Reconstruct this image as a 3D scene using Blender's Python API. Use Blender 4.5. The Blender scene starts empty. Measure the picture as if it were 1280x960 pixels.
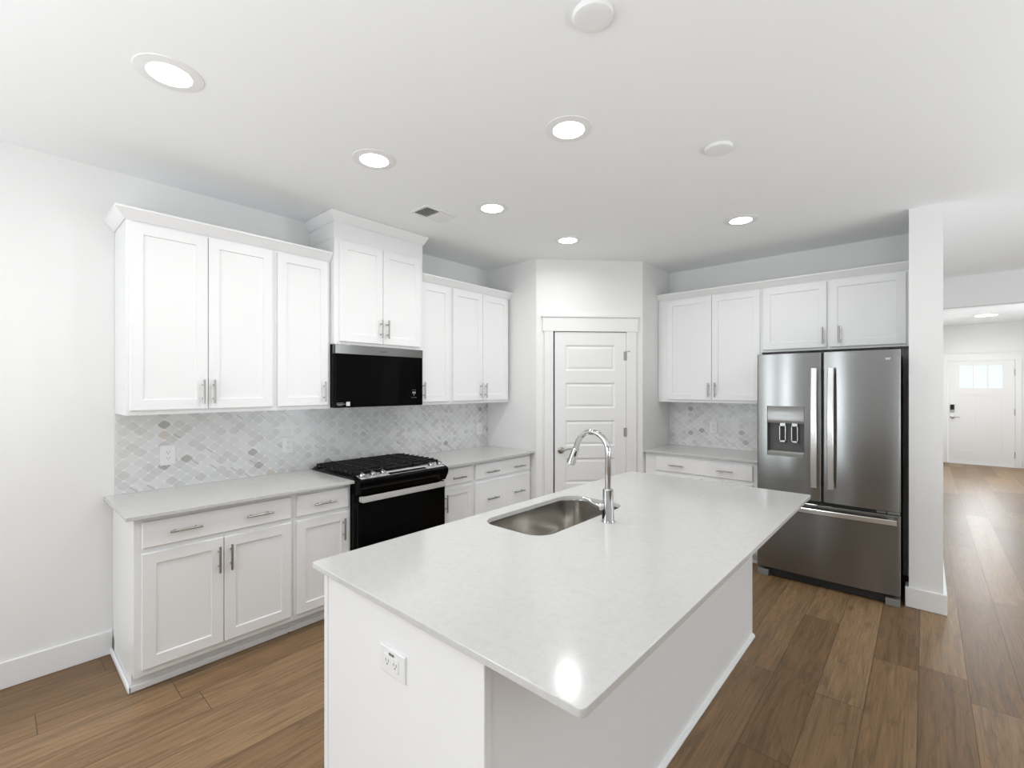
import bpy, bmesh, math, random
from mathutils import Matrix, Vector
random.seed(7)
R = math.radians
PI = math.pi
SC = bpy.context.scene
COL = SC.collection

# ------------------------------------------------------------------ camera, world, light, exposure
F_PX, CX, CY = 578.77, 640.0, 483.69
cam_d = bpy.data.cameras.new('camera')
cam = bpy.data.objects.new('camera', cam_d)
COL.objects.link(cam)
cam.location = (0, 0, 1.5465)
cam.rotation_euler = (R(90), 0, R(41.7276))
cam_d.sensor_width = 36.0
cam_d.lens = F_PX / 1280 * 36
cam_d.shift_y = (CY - 480) / 1280
cam_d.clip_start = 0.05
SC.camera = cam
SC.view_settings.view_transform = 'Standard'
SC.view_settings.look = 'None'
SC.view_settings.gamma = 1
SC.view_settings.use_curve_mapping = False
SC.view_settings.exposure = 0.2

world = bpy.data.worlds.new('world')
SC.world = world
world.use_nodes = True
bg = world.node_tree.nodes['Background']
bg.inputs[0].default_value = (0.82, 0.9, 1.0, 1)
bg.inputs[1].default_value = 1.0


def area(name, loc, rot, sx, sy, power, col=(1, 1, 1), spread=180):
    l = bpy.data.lights.new(name, 'AREA')
    l.shape = 'RECTANGLE'
    l.size, l.size_y = sx, sy
    l.energy = power
    l.color = col
    l.spread = R(spread)
    o = bpy.data.objects.new(name, l)
    o.location = loc
    o.rotation_euler = rot
    COL.objects.link(o)
    return o


DAY = (0.89, 0.95, 1.0)
# daylight through the windows of the rear wall (behind the camera) and of the living-room side
REAR_WIN = [(-3.4, -2.6), (1.75, 2.75), (3.15, 4.15)]
LEFT_FILL_WIN = (-3.9, -2.1)
XWIN = -3.47
for (a, b), pw in zip(REAR_WIN, (46, 28, 28)):
    area('daylight_rear', ((a + b) / 2, -6.43, 1.0), (R(90), 0, 0), b - a - 0.08, 1.9, pw, DAY)
area('left_window_fill', (XWIN, -3.0, 1.5), (R(90), 0, R(-90)), 1.7, 1.7, 58, DAY)  # added fill light, set at a left-wall window made up for it
area('daylight_side', (6.12, 5.6, 1.5), (R(90), 0, R(90)), 1.4, 1.9, 41, DAY, 120)
area('foyer_fill', (2.22, 10.2, 1.6), (R(90), 0, R(90)), 1.6, 1.6, 24, DAY)  # added fill light for the foyer; the wall behind it has no window
# added upward fill lights out of view, brightening the ceiling and the room
area('bounce_fill', (-0.3, -2.2, 0.9), (R(180), 0, 0), 4.0, 3.0, 122, (0.91, 0.955, 1.0))
area('bounce_fill_side', (2.7, 2.6, 0.9), (R(180), 0, 0), 2.4, 3.4, 82, (0.91, 0.955, 1.0))
# daylight coming in through the panes of the front door
area('daylight_front_door', (0.82, 12.99, 1.75), (R(-62), 0, 0), 0.6, 0.42, 15, (0.97, 0.99, 1.0), 120)
LAMP_STRENGTH = 12.0
LAMP_W = 3.5
FOYER_LAMP = 30.0

# ------------------------------------------------------------------ materials


def mat(name, col=(0.8, 0.8, 0.8), rough=0.5, metal=0.0, emit=None, strength=0, spec=0.5, coat=0.0):
    m = bpy.data.materials.new(name)
    m.use_nodes = True
    b = m.node_tree.nodes['Principled BSDF']
    b.inputs['Base Color'].default_value = (*col, 1)
    b.inputs['Roughness'].default_value = rough
    b.inputs['Metallic'].default_value = metal
    b.inputs['Specular IOR Level'].default_value = spec
    b.inputs['Coat Weight'].default_value = coat
    if emit:
        b.inputs['Emission Color'].default_value = (*emit, 1)
        b.inputs['Emission Strength'].default_value = strength
    return m


class NT:
    """tiny wrapper to write node graphs"""

    def __init__(s, m):
        s.t = m.node_tree
        s.b = s.t.nodes['Principled BSDF']

    def n(s, typ, **k):
        x = s.t.nodes.new(typ)
        for a, v in k.items():
            setattr(x, a, v)
        return x

    def link(s, a, b):
        s.t.links.new(a, b)

    def put(s, sock, v):
        if isinstance(v, (int, float)):
            sock.default_value = v
        else:
            s.link(v, sock)

    def m(s, op, a, b=None, c=None):
        x = s.n('ShaderNodeMath', operation=op)
        s.put(x.inputs[0], a)
        if b is not None:
            s.put(x.inputs[1], b)
        if c is not None:
            s.put(x.inputs[2], c)
        return x.outputs[0]

    def xyz(s, coord='Object'):
        t = s.n('ShaderNodeTexCoord')
        p = s.n('ShaderNodeSeparateXYZ')
        s.link(t.outputs[coord], p.inputs[0])
        return t.outputs[coord], p.outputs[0], p.outputs[1], p.outputs[2]

    def vec(s, x, y, z):
        c = s.n('ShaderNodeCombineXYZ')
        for i, v in enumerate((x, y, z)):
            s.put(c.inputs[i], v)
        return c.outputs[0]

    def noise(s, v, scale, detail=2, rough=0.5, dist=0.0):
        x = s.n('ShaderNodeTexNoise')
        s.link(v, x.inputs['Vector'])
        x.inputs['Scale'].default_value = scale
        x.inputs['Detail'].default_value = detail
        x.inputs['Roughness'].default_value = rough
        x.inputs['Distortion'].default_value = dist
        return x.outputs['Fac']

    def white(s, v):
        x = s.n('ShaderNodeTexWhiteNoise', noise_dimensions='3D')
        s.link(v, x.inputs['Vector'])
        return x.outputs['Value'], x.outputs['Color']

    def ramp(s, f, stops, interp='LINEAR'):
        x = s.n('ShaderNodeValToRGB')
        s.link(f, x.inputs[0])
        x.color_ramp.interpolation = interp
        e = x.color_ramp.elements
        while len(e) < len(stops):
            e.new(0.5)
        for i, (p, c) in enumerate(stops):
            e[i].position = p
            e[i].color = (*c, 1) if len(c) == 3 else c
        return x.outputs[0]

    def mix(s, f, a, b, typ='MIX'):
        x = s.n('ShaderNodeMix', data_type='RGBA', blend_type=typ)
        s.put(x.inputs[0], f)
        for i, v in ((6, a), (7, b)):
            if isinstance(v, tuple):
                x.inputs[i].default_value = (*v, 1)
            else:
                s.link(v, x.inputs[i])
        return x.outputs[2]

    def bump(s, h, strength=0.1, dist=0.002):
        x = s.n('ShaderNodeBump')
        x.inputs['Strength'].default_value = strength
        x.inputs['Distance'].default_value = dist
        s.link(h, x.inputs['Height'])
        s.link(x.outputs[0], s.b.inputs['Normal'])


def painted(name, col, rough, scale=220, strength=0.04):
    m = mat(name, col, rough)
    g = NT(m)
    v, *_ = g.xyz()
    g.bump(g.noise(v, scale, 2), strength, 0.001)
    return m


M = {}
M['wall'] = painted('wall_paint', (0.86, 0.86, 0.85), 0.7)
M['wall_reflect_dark'] = painted('dark_reflection_paint', (0.16, 0.158, 0.15), 0.7)  # dark tone added to the unseen rear wall so the refrigerator reflects darker
M['ceiling'] = painted('ceiling_paint', (0.91, 0.925, 0.93), 0.85, 150)
M['cabinet'] = painted('cabinet_lacquer', (0.865, 0.868, 0.868), 0.33, 90, 0.01)
M['trim'] = painted('trim_paint', (0.86, 0.86, 0.855), 0.4, 90, 0.01)
M['plastic'] = mat('white_plastic', (0.83, 0.83, 0.82), 0.35)
M['slot'] = mat('slot_black', (0.16, 0.16, 0.16), 0.6)
M['nickel'] = mat('brushed_nickel', (0.42, 0.41, 0.39), 0.28, 1.0)
M['chrome'] = mat('chrome', (0.58, 0.58, 0.585), 0.06, 1.0)
M['black'] = mat('black_enamel', (0.006, 0.006, 0.006), 0.3, spec=0.3)
M['glass'] = mat('black_glass', (0.003, 0.003, 0.003), 0.04, spec=0.06)
M['iron'] = mat('cast_iron', (0.008, 0.0075, 0.007), 0.5, spec=0.3)
M['smoked'] = mat('polished_grey_metal', (0.33, 0.33, 0.33), 0.08, 1.0)
M['rubber'] = mat('black_rubber', (0.02, 0.02, 0.02), 0.6)
M['darkgrey'] = mat('grey_plastic', (0.10, 0.10, 0.10), 0.5)
M['midgrey'] = mat('mid_grey_plastic', (0.23, 0.23, 0.22), 0.35)
M['panelgrey'] = mat('glossy_grey_panel', (0.32, 0.32, 0.31), 0.12)
M['lens'] = mat('lamp_lens', (1, 1, 1), 0.4, emit=(1.0, 0.97, 0.92), strength=LAMP_STRENGTH)
M['lens2'] = mat('foyer_lens', (1, 1, 1), 0.4, emit=(1.0, 0.98, 0.95), strength=FOYER_LAMP)
M['display'] = mat('lit_display', (0.0, 0.0, 0.0), 0.3, emit=(0.8, 0.9, 1.0), strength=0.5)
M['paleprint'] = mat('pale_print', (0.35, 0.35, 0.35), 0.5)
M['sticker'] = mat('paper_sticker', (0.75, 0.75, 0.75), 0.6)
M['litglass'] = mat('frosted_daylit_glass', (0.25, 0.32, 0.32), 0.3, emit=(0.80, 0.95, 0.95), strength=0.72)

m = mat('window_glass', (1, 1, 1), 0.0)
g = NT(m)
g.b.inputs['Transmission Weight'].default_value = 1.0
g.b.inputs['IOR'].default_value = 1.1
M['pane'] = m


def steel(name, base, rough, axis, strength=0.25, aniso=0.0):
    """brushed stainless: fine scratches running along one axis"""
    m = mat(name, base, rough, 1.0)
    g = NT(m)
    v, x, y, z = g.xyz()
    s = {'x': (3, 3, 900), 'z': (700, 700, 3), 'y': (700, 3, 700)}[axis]
    vv = g.vec(g.m('MULTIPLY', x, s[0]), g.m('MULTIPLY', y, s[1]), g.m('MULTIPLY', z, s[2]))
    nz = g.noise(vv, 1.0, 3, 0.6)
    g.bump(nz, strength, 0.0006)
    r = g.m('MULTIPLY_ADD', nz, 0.06, rough - 0.03)
    g.link(r, g.b.inputs['Roughness'])
    if aniso:
        g.b.inputs['Anisotropic'].default_value = aniso
        g.b.inputs['Anisotropic Rotation'].default_value = 0.25
        tn = g.n('ShaderNodeTangent', direction_type='RADIAL', axis='Z')
        g.link(tn.outputs[0], g.b.inputs['Tangent'])
    return m


M['steel'] = steel('brushed_stainless', (0.275, 0.277, 0.272), 0.24, 'x', 0.012, 0.8)
M['steelbright'] = steel('brushed_stainless_bright', (0.68, 0.67, 0.65), 0.25, 'x', 0.1)
M['satin'] = mat('satin_steel', (0.74, 0.74, 0.73), 0.42, 0.75)
M['sinksteel'] = steel('sink_stainless', (0.60, 0.58, 0.55), 0.2, 'y', 0.08)

# quartz worktop: pale ground, faint cloud and hair veins
m = mat('quartz', (0.7, 0.7, 0.68), 0.13)
g = NT(m)
v, x, y, z = g.xyz()
cloud = g.noise(v, 38, 6, 0.72, 0.3)
c = g.ramp(cloud, [(0.3, (0.555, 0.553, 0.538)), (0.52, (0.595, 0.593, 0.578)), (0.75, (0.62, 0.618, 0.605))])
vein = g.noise(v, 5.5, 6, 0.7, 1.5)
vm = g.m('ABSOLUTE', g.m('SUBTRACT', vein, 0.5))
vmask = g.ramp(vm, [(0.0, (1, 1, 1)), (0.012, (0, 0, 0))])
gate = g.ramp(g.noise(v, 7, 2), [(0.5, (0, 0, 0)), (0.62, (1, 1, 1))])
f = g.m('MULTIPLY', g.m('MULTIPLY', vmask, gate), 0.3)
c = g.mix(f, c, (0.45, 0.44, 0.43))
fine = g.noise(v, 260, 2)
c = g.mix(0.10, c, g.ramp(fine, [(0.3, (0.4, 0.4, 0.38)), (0.7, (0.95, 0.95, 0.95))]))
g.link(c, g.b.inputs['Base Color'])
M['quartz'] = m

# plank floor: boards 0.1945 m wide running along world Y
m = mat('oak_plank', (0.3, 0.2, 0.12), 0.42, spec=0.3)
g = NT(m)
v, x, y, z = g.xyz()
W, L = 0.1945, 1.52
xs = g.m('DIVIDE', g.m('ADD', x, 0.609 + W * 60), W)
row = g.m('FLOOR', xs)
off, _ = g.white(g.vec(row, 3.3, 1.7))
ys = g.m('ADD', g.m('DIVIDE', g.m('ADD', y, 50), L), off)
colm = g.m('FLOOR', ys)
hv, hc = g.white(g.vec(row, colm, 5.1))
hv2, _ = g.white(g.vec(colm, row, 9.4))
gx = g.m('ADD', x, g.m('MULTIPLY', hv, 7.0))
gy = g.m('ADD', y, g.m('MULTIPLY', hv2, 9.0))
grain = g.noise(g.vec(g.m('MULTIPLY', gx, 26), g.m('MULTIPLY', gy, 1.8), hv), 1.0, 5, 0.62, 1.2)
fineg = g.noise(g.vec(g.m('MULTIPLY', gx, 160), g.m('MULTIPLY', gy, 5), hv), 1.0, 3, 0.6)
cath = g.noise(g.vec(g.m('MULTIPLY', gx, 6.5), g.m('MULTIPLY', gy, 0.9), hv2), 1.0, 2, 0.5, 0.4)
rings = g.m('FRACT', g.m('MULTIPLY', cath, 9.0))
rg = g.ramp(rings, [(0.0, (0.25, 0.25, 0.25)), (0.12, (0.62, 0.62, 0.62)), (1.0, (0.5, 0.5, 0.5))])
base = g.ramp(hv, [(0.0, (0.165, 0.096, 0.046)), (0.5, (0.222, 0.136, 0.069)), (1.0, (0.272, 0.173, 0.093))])
c = g.mix(0.65, base, g.ramp(grain, [(0.28, (0.22, 0.22, 0.22)), (0.5, (0.5, 0.5, 0.5)), (0.75, (0.72, 0.71, 0.69))]), 'OVERLAY')
c = g.mix(0.35, c, rg, 'OVERLAY')
c = g.mix(0.35, c, g.ramp(fineg, [(0.3, (0.25, 0.25, 0.25)), (0.7, (0.72, 0.72, 0.72))]), 'OVERLAY')
knot = g.n('ShaderNodeTexVoronoi')
knot.inputs['Scale'].default_value = 1.0
g.link(g.vec(g.m('MULTIPLY', gx, 5.0), g.m('MULTIPLY', gy, 1.6), hv), knot.inputs['Vector'])
kn = g.ramp(knot.outputs['Distance'], [(0.0, (1, 1, 1)), (0.13, (0, 0, 0))])
c = g.mix(g.m('MULTIPLY', kn, 0.55), c, (0.07, 0.04, 0.022))
fx = g.m('FRACT', xs)
fy = g.m('FRACT', ys)
ex = g.m('MINIMUM', fx, g.m('SUBTRACT', 1.0, fx))
ey = g.m('MULTIPLY', g.m('MINIMUM', fy, g.m('SUBTRACT', 1.0, fy)), L / W)
seam = g.m('MINIMUM', ex, ey)
sm = g.ramp(seam, [(0.0, (0, 0, 0)), (0.012, (1, 1, 1))])
c = g.mix(sm, (0.05, 0.03, 0.02), c)
g.link(c, g.b.inputs['Base Color'])
rr = g.m('MULTIPLY_ADD', grain, 0.22, 0.27)
g.link(rr, g.b.inputs['Roughness'])
hgt = g.m('ADD', g.m('MULTIPLY', sm, 1.0), g.m('MULTIPLY', fineg, 0.12))
g.bump(hgt, 0.25, 0.0012)
M['floor'] = m

# marble lantern mosaic: diamond lattice of rounded tiles; u is the first local axis, z up
m = mat('marble_mosaic', (0.7, 0.7, 0.7), 0.22)
g = NT(m)
v, x, y, z = g.xyz()
TW, TH = 0.078, 0.064
a = g.m('ADD', g.m('DIVIDE', x, TW), g.m('DIVIDE', z, TH))
b = g.m('SUBTRACT', g.m('DIVIDE', x, TW), g.m('DIVIDE', z, TH))
ia, ib = g.m('FLOOR', a), g.m('FLOOR', b)
fa, fb = g.m('SUBTRACT', g.m('FRACT', a), 0.5), g.m('SUBTRACT', g.m('FRACT', b), 0.5)
h1, h1c = g.white(g.vec(ia, ib, 2.2))
h2, _ = g.white(g.vec(ib, ia, 7.7))
h3, _ = g.white(g.vec(ib, ia, 4.1))
tone = g.ramp(h1, [(0.0, (0.70, 0.70, 0.695)), (0.35, (0.645, 0.645, 0.635)), (0.60, (0.745, 0.745, 0.74)),
                   (0.82, (0.63, 0.627, 0.615)), (0.90, (0.76, 0.76, 0.75)), (0.965, (0.44, 0.43, 0.41)), (0.985, (0.63, 0.58, 0.52))], 'CONSTANT')
vv = g.vec(g.m('ADD', x, g.m('MULTIPLY', h1, 13)), g.m('MULTIPLY', h2, 11), g.m('ADD', z, g.m('MULTIPLY', h3, 5)))
vn = g.noise(vv, 22, 4, 0.6, 1.0)
c = g.mix(0.45, tone, g.ramp(vn, [(0.3, (0.42, 0.42, 0.41)), (0.5, (0.55, 0.55, 0.55)), (0.7, (0.62, 0.62, 0.62))]), 'OVERLAY')
# a dark vein across a few of the tiles
streak = g.ramp(g.m('ABSOLUTE', g.m('ADD', fa, g.m('MULTIPLY', g.m('SUBTRACT', h3, 0.5), 0.7))), [(0.0, (1, 1, 1)), (0.10, (0, 0, 0))])
sgate = g.m('GREATER_THAN', h2, 0.93)
c = g.mix(g.m('MULTIPLY', g.m('MULTIPLY', streak, sgate), 0.55), c, (0.20, 0.19, 0.17))
# super-ellipse outline gives the rounded lantern shape
d = g.m('ADD', g.m('POWER', g.m('MULTIPLY', g.m('ABSOLUTE', fa), 2.0), 5.0), g.m('POWER', g.m('MULTIPLY', g.m('ABSOLUTE', fb), 2.0), 5.0))
grout = g.ramp(d, [(0.76, (0, 0, 0)), (0.92, (1, 1, 1))])
c = g.mix(g.m('MULTIPLY', grout, 0.9), c, (0.86, 0.86, 0.85))
g.link(c, g.b.inputs['Base Color'])
g.bump(g.m('SUBTRACT', 1.0, grout), 0.25, 0.0012)
M['mosaic'] = m

# ------------------------------------------------------------------ mesh helpers
WM = {}          # world matrix of every root / part, kept by hand


class MB:
    def __init__(s):
        s.bm = bmesh.new()

    def _faces(s, pts, faces):
        vs = [s.bm.verts.new(p) for p in pts]
        return [s.bm.faces.new([vs[i] for i in f]) for f in faces], vs

    def box(s, x0, x1, y0, y1, z0, z1, bev=0.0, seg=2):
        x0, x1 = min(x0, x1), max(x0, x1)
        y0, y1 = min(y0, y1), max(y0, y1)
        z0, z1 = min(z0, z1), max(z0, z1)
        p = [(x, y, z) for z in (z0, z1) for y in (y0, y1) for x in (x0, x1)]
        fs, vs = s._faces(p, [(0, 2, 3, 1), (4, 5, 7, 6), (0, 1, 5, 4), (2, 6, 7, 3), (0, 4, 6, 2), (1, 3, 7, 5)])
        if bev:
            es = list({e for f in fs for e in f.edges})
            bmesh.ops.bevel(s.bm, geom=es, offset=bev, segments=seg, profile=0.5, affect='EDGES')
        return s

    def prism(s, poly, a0, a1, axis='z', bev=0.0, seg=2):
        """polygon in the two other axes (in order x,y,z without axis), extruded from a0 to a1"""
        def P(p, a):
            return {'x': (a, p[0], p[1]), 'y': (p[0], a, p[1]), 'z': (p[0], p[1], a)}[axis]
        n = len(poly)
        pts = [P(p, a0) for p in poly] + [P(p, a1) for p in poly]
        fs = [tuple(range(n))[::-1], tuple(range(n, 2 * n))] + [(i, (i + 1) % n, (i + 1) % n + n, i + n) for i in range(n)]
        ff, vs = s._faces(pts, fs)
        bmesh.ops.recalc_face_normals(s.bm, faces=ff)
        if bev:
            es = list(set(ff[0].edges) | set(ff[1].edges))
            bmesh.ops.bevel(s.bm, geom=es, offset=bev, segments=seg, profile=0.5, affect='EDGES')
        return s

    def loft(s, rings, cap0=True, cap1=True, closed=True):
        """rings: lists of the same number of points"""
        n = len(rings[0])
        vs = [[s.bm.verts.new(p) for p in r] for r in rings]
        out = []
        for a, b in zip(vs, vs[1:]):
            for i in range(n if closed else n - 1):
                j = (i + 1) % n
                out.append(s.bm.faces.new((a[i], a[j], b[j], b[i])))
        if cap0:
            out.append(s.bm.faces.new(vs[0][::-1]))
        if cap1:
            out.append(s.bm.faces.new(vs[-1]))
        bmesh.ops.recalc_face_normals(s.bm, faces=out)
        return s

    def rects(s, u0, u1, z0, z1, steps):
        """nested rectangles facing -Y: steps = (inset, depth outwards from the wall)"""
        rings = [[(u0 + i, -d, z0 + i), (u1 - i, -d, z0 + i), (u1 - i, -d, z1 - i), (u0 + i, -d, z1 - i)] for i, d in steps]
        return s.loft(rings)

    def cyl(s, p0, p1, r0, r1=None, seg=20, cap=True):
        r1 = r0 if r1 is None else r1
        return s.tube([p0, p1], [r0, r1], seg, cap)

    def tube(s, pts, rad, seg=16, cap=True):
        pts = [Vector(p) for p in pts]
        if isinstance(rad, (int, float)):
            rad = [rad] * len(pts)
        rings = []
        t0 = (pts[1] - pts[0]).normalized()
        ref = Vector((0, 0, 1)) if abs(t0.z) < 0.9 else Vector((0, 1, 0))
        nrm = (ref - t0 * ref.dot(t0)).normalized()
        for i, p in enumerate(pts):
            if i == 0:
                t = pts[1] - pts[0]
            elif i == len(pts) - 1:
                t = pts[-1] - pts[-2]
            else:
                t = (pts[i + 1] - pts[i]).normalized() + (pts[i] - pts[i - 1]).normalized()
            t.normalize()
            nrm = (nrm - t * nrm.dot(t)).normalized()
            bi = t.cross(nrm)
            rings.append([tuple(p + nrm * (rad[i] * math.cos(2 * PI * k / seg)) + bi * (rad[i] * math.sin(2 * PI * k / seg))) for k in range(seg)])
        return s.loft(rings, cap, cap)

    def lathe(s, prof, c, axis=(0, 0, 1), seg=32):
        """prof: (radius, height) along axis from c"""
        ax = Vector(axis).normalized()
        ref = Vector((1, 0, 0)) if abs(ax.x) < 0.9 else Vector((0, 1, 0))
        a = (ref - ax * ref.dot(ax)).normalized()
        b = ax.cross(a)
        c = Vector(c)
        rings = [[tuple(c + ax * h + a * (r * math.cos(2 * PI * k / seg)) + b * (r * math.sin(2 * PI * k / seg))) for k in range(seg)] for r, h in prof]
        return s.loft(rings)

    def build(s, name, material, parent=None, world=False, smooth=35, cut=None):
        if world and parent is not None:
            s.bm.transform(WM[parent].inverted())
        me = bpy.data.meshes.new(name)
        s.bm.to_mesh(me)
        s.bm.free()
        o = bpy.data.objects.new(name, me)
        COL.objects.link(o)
        me.materials.append(M[material] if isinstance(material, str) else material)
        if parent is not None:
            o.parent = parent
            WM[o] = WM[parent]
        else:
            WM[o] = Matrix.Identity(4)
        if cut is not None:
            if world and parent is not None:
                cut.bm.transform(WM[parent].inverted())
            cm = bpy.data.meshes.new('cut')
            cut.bm.to_mesh(cm)
            cut.bm.free()
            co = bpy.data.objects.new('cut', cm)
            COL.objects.link(co)
            if parent is not None:
                co.parent = parent
            md = o.modifiers.new('b', 'BOOLEAN')
            md.operation = 'DIFFERENCE'
            md.solver = 'EXACT'
            md.object = co
            dg = bpy.context.evaluated_depsgraph_get()
            nm = bpy.data.meshes.new_from_object(o.evaluated_get(dg))
            o.modifiers.clear()
            o.data = nm
            nm.name = name
            bpy.data.objects.remove(co)
            bpy.data.meshes.remove(cm)
            bpy.data.meshes.remove(me)
            me = nm
        if smooth:
            for p in me.polygons:
                p.use_smooth = True
            me.set_sharp_from_angle(angle=R(smooth))
            wn = o.modifiers.new('weighted_normal', 'WEIGHTED_NORMAL')
            wn.mode = 'FACE_AREA'
            wn.weight = 90
            wn.keep_sharp = True
        return o


def tag(o, label, cat, group=None, kind=None):
    o['label'] = label
    o['category'] = cat
    if group:
        o['group'] = group
    if kind:
        o['kind'] = kind
    return o


def thing(name, label, cat, loc=(0, 0, 0), rz=0.0, group=None, kind=None):
    o = bpy.data.objects.new(name, None)
    o.empty_display_size = 0.1
    COL.objects.link(o)
    o.location = loc
    o.rotation_euler = (0, 0, rz)
    WM[o] = Matrix.Translation(loc) @ Matrix.Rotation(rz, 4, 'Z')
    return tag(o, label, cat, group, kind)


def struct(name, mb, material, label, cat, **k):
    o = mb.build(name, material, **k)
    return tag(o, label, cat, kind='structure')


def rrect(x0, x1, y0, y1, r, n=8):
    out = []
    for cx_, cy_, a0 in ((x1 - r, y0 + r, -90), (x1 - r, y1 - r, 0), (x0 + r, y1 - r, 90), (x0 + r, y0 + r, 180)):
        for k in range(n + 1):
            a = R(a0 + 90 * k / n)
            out.append((cx_ + r * math.cos(a), cy_ + r * math.sin(a)))
    return out


def text_mesh(txt, size, mirror=True):
    """vertices of a word as a thin mesh in the XZ plane facing -Y"""
    c = bpy.data.curves.new('t', 'FONT')
    c.body = txt
    c.size = size
    c.align_x = 'CENTER'
    c.align_y = 'CENTER'
    c.extrude = 0.0004
    c.offset = size * 0.012
    c.resolution_u = 3
    o = bpy.data.objects.new('t', c)
    COL.objects.link(o)
    dg = bpy.context.evaluated_depsgraph_get()
    me = bpy.data.meshes.new_from_object(o.evaluated_get(dg))
    bpy.data.objects.remove(o)
    bpy.data.curves.remove(c)
    mb = MB()
    mb.bm.from_mesh(me)
    bpy.data.meshes.remove(me)
    mb.bm.transform(Matrix.Rotation(R(90), 4, 'X'))
    if mirror:
        mb.bm.transform(Matrix.Diagonal((-1, 1, 1, 1)))
        bmesh.ops.reverse_faces(mb.bm, faces=mb.bm.faces[:])
    return mb


# ------------------------------------------------------------------ room
XW, YF, ZC = -3.531, 4.989, 2.803
YP, XP1, XP2, YP2 = 3.554, -2.850, -2.109, 4.330
PX0, PX1, PY0 = -0.085, 0.093, 4.305
YH, YFD, ZH = 7.313, 13.02, 2.455
YR, XR = -6.5, 6.2
XFR = 2.3

struct('floor', MB().box(XW - 0.2, XR + 0.2, YR - 0.2, YFD + 0.2, -0.1, 0), 'floor', 'brown oak-look plank floor running through kitchen and hall', 'floor', smooth=0)
struct('ceiling', MB().box(XW - 0.2, XR + 0.2, YR - 0.2, YFD + 0.2, ZC, ZC + 0.1), 'ceiling', 'flat white painted ceiling over kitchen and hall', 'ceiling', smooth=0)
wl = MB().box(XW - 0.12, XW, YR - 0.1, LEFT_FILL_WIN[0], 0, ZC).box(XW - 0.12, XW, LEFT_FILL_WIN[1], YF + 0.1, 0, ZC)
wl.box(XW - 0.12, XW, LEFT_FILL_WIN[0], LEFT_FILL_WIN[1], 0, 0.6).box(XW - 0.12, XW, LEFT_FILL_WIN[0], LEFT_FILL_WIN[1], 2.4, ZC)
struct('wall_left', wl, 'wall', 'long white wall behind the range and cabinets', 'wall', smooth=0)
struct('wall_back', MB().box(XW, PX0, YF, YF + 0.12, 0, ZC), 'wall', 'white wall behind the refrigerator', 'wall', smooth=0)
struct('wall_pantry_left', MB().box(XW, XP1, YP, YP + 0.1, 0, ZC), 'wall', 'short white pantry wall at the end of the range counter', 'wall', smooth=0)
struct('wall_pantry_right', MB().box(XP2 - 0.1, XP2, YP2, YF, 0, ZC), 'wall', 'short white pantry wall beside the refrigerator counter', 'wall', smooth=0)
# diagonal pantry wall, in its own frame: local x along the wall, -y out of it
ang = math.atan2(YP2 - YP, XP2 - XP1)
DL = math.hypot(YP2 - YP, XP2 - XP1)
D0, D1, DZ = 0.166, 0.906, 2.098
wd = MB()
wd.box(0, D0, 0, 0.11, 0, ZC).box(D1, DL, 0, 0.11, 0, ZC).box(D0, D1, 0, 0.11, DZ, ZC)
wd.bm.transform(Matrix.Translation((XP1, YP, 0)) @ Matrix.Rotation(ang, 4, 'Z'))
struct('wall_pantry_front', wd, 'wall', 'diagonal white corner wall holding the pantry door', 'wall', smooth=0)
struct('wall_hall_left', MB().box(PX0, PX1, PY0, YH + 0.12, 0, ZC), 'wall', 'white wall end standing right of the refrigerator', 'wall', smooth=0)
hw = MB().box(PX1, XFR, YH, YH + 0.12, ZH, ZC).box(XFR, XR, YH, YH + 0.12, 0, ZC)
struct('wall_hall_back', hw, 'wall', 'white wall and dropped header above the opening to the foyer', 'wall', smooth=0)
fl = MB().box(PX0 - 0.03, PX1, YH + 0.12, YFD, 0, ZC)
struct('wall_foyer_left', fl, 'wall', 'white left wall of the foyer', 'wall', smooth=0)
fr_ = MB().box(XFR, XFR + 0.1, YH + 0.12, YFD, 0, ZC)
struct('wall_foyer_right', fr_, 'wall', 'white right wall of the foyer', 'wall', smooth=0)
FX0, FX1, FZ = 0.353, 1.287, 2.067
fw_ = MB().box(PX1 - 0.1, FX0 - 0.006, YFD, YFD + 0.14, 0, ZC).box(FX1 + 0.006, XFR + 0.1, YFD, YFD + 0.14, 0, ZC).box(FX0 - 0.006, FX1 + 0.006, YFD, YFD + 0.14, FZ + 0.006, ZC)
struct('wall_foyer_back', fw_, 'wall', 'white wall around the front door', 'wall', smooth=0)
rw = MB()
edges = [XW - 0.1] + [v_ for ab in REAR_WIN for v_ in ab] + [XR + 0.1]
for i in range(0, len(edges), 2):
    rw.box(edges[i], edges[i + 1], YR - 0.12, YR, 0, ZC)
for a_, b_ in REAR_WIN:
    rw.box(a_, b_, YR - 0.12, YR, 0, 0.03).box(a_, b_, YR - 0.12, YR, 2.1, ZC)
struct('wall_rear', rw, 'wall_reflect_dark', 'unseen window wall behind the viewer, darkened for the refrigerator reflection', 'wall', smooth=0)
SW = (4.8, 6.4)
rs = MB().box(XR, XR + 0.12, YR, SW[0], 0, ZC).box(XR, XR + 0.12, SW[1], YH + 0.12, 0, ZC)
rs.box(XR, XR + 0.12, SW[0], SW[1], 0, 0.45).box(XR, XR + 0.12, SW[0], SW[1], 2.5, ZC)
struct('wall_right', rs, 'wall', 'white wall on the far right of the room', 'wall', smooth=0)


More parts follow.
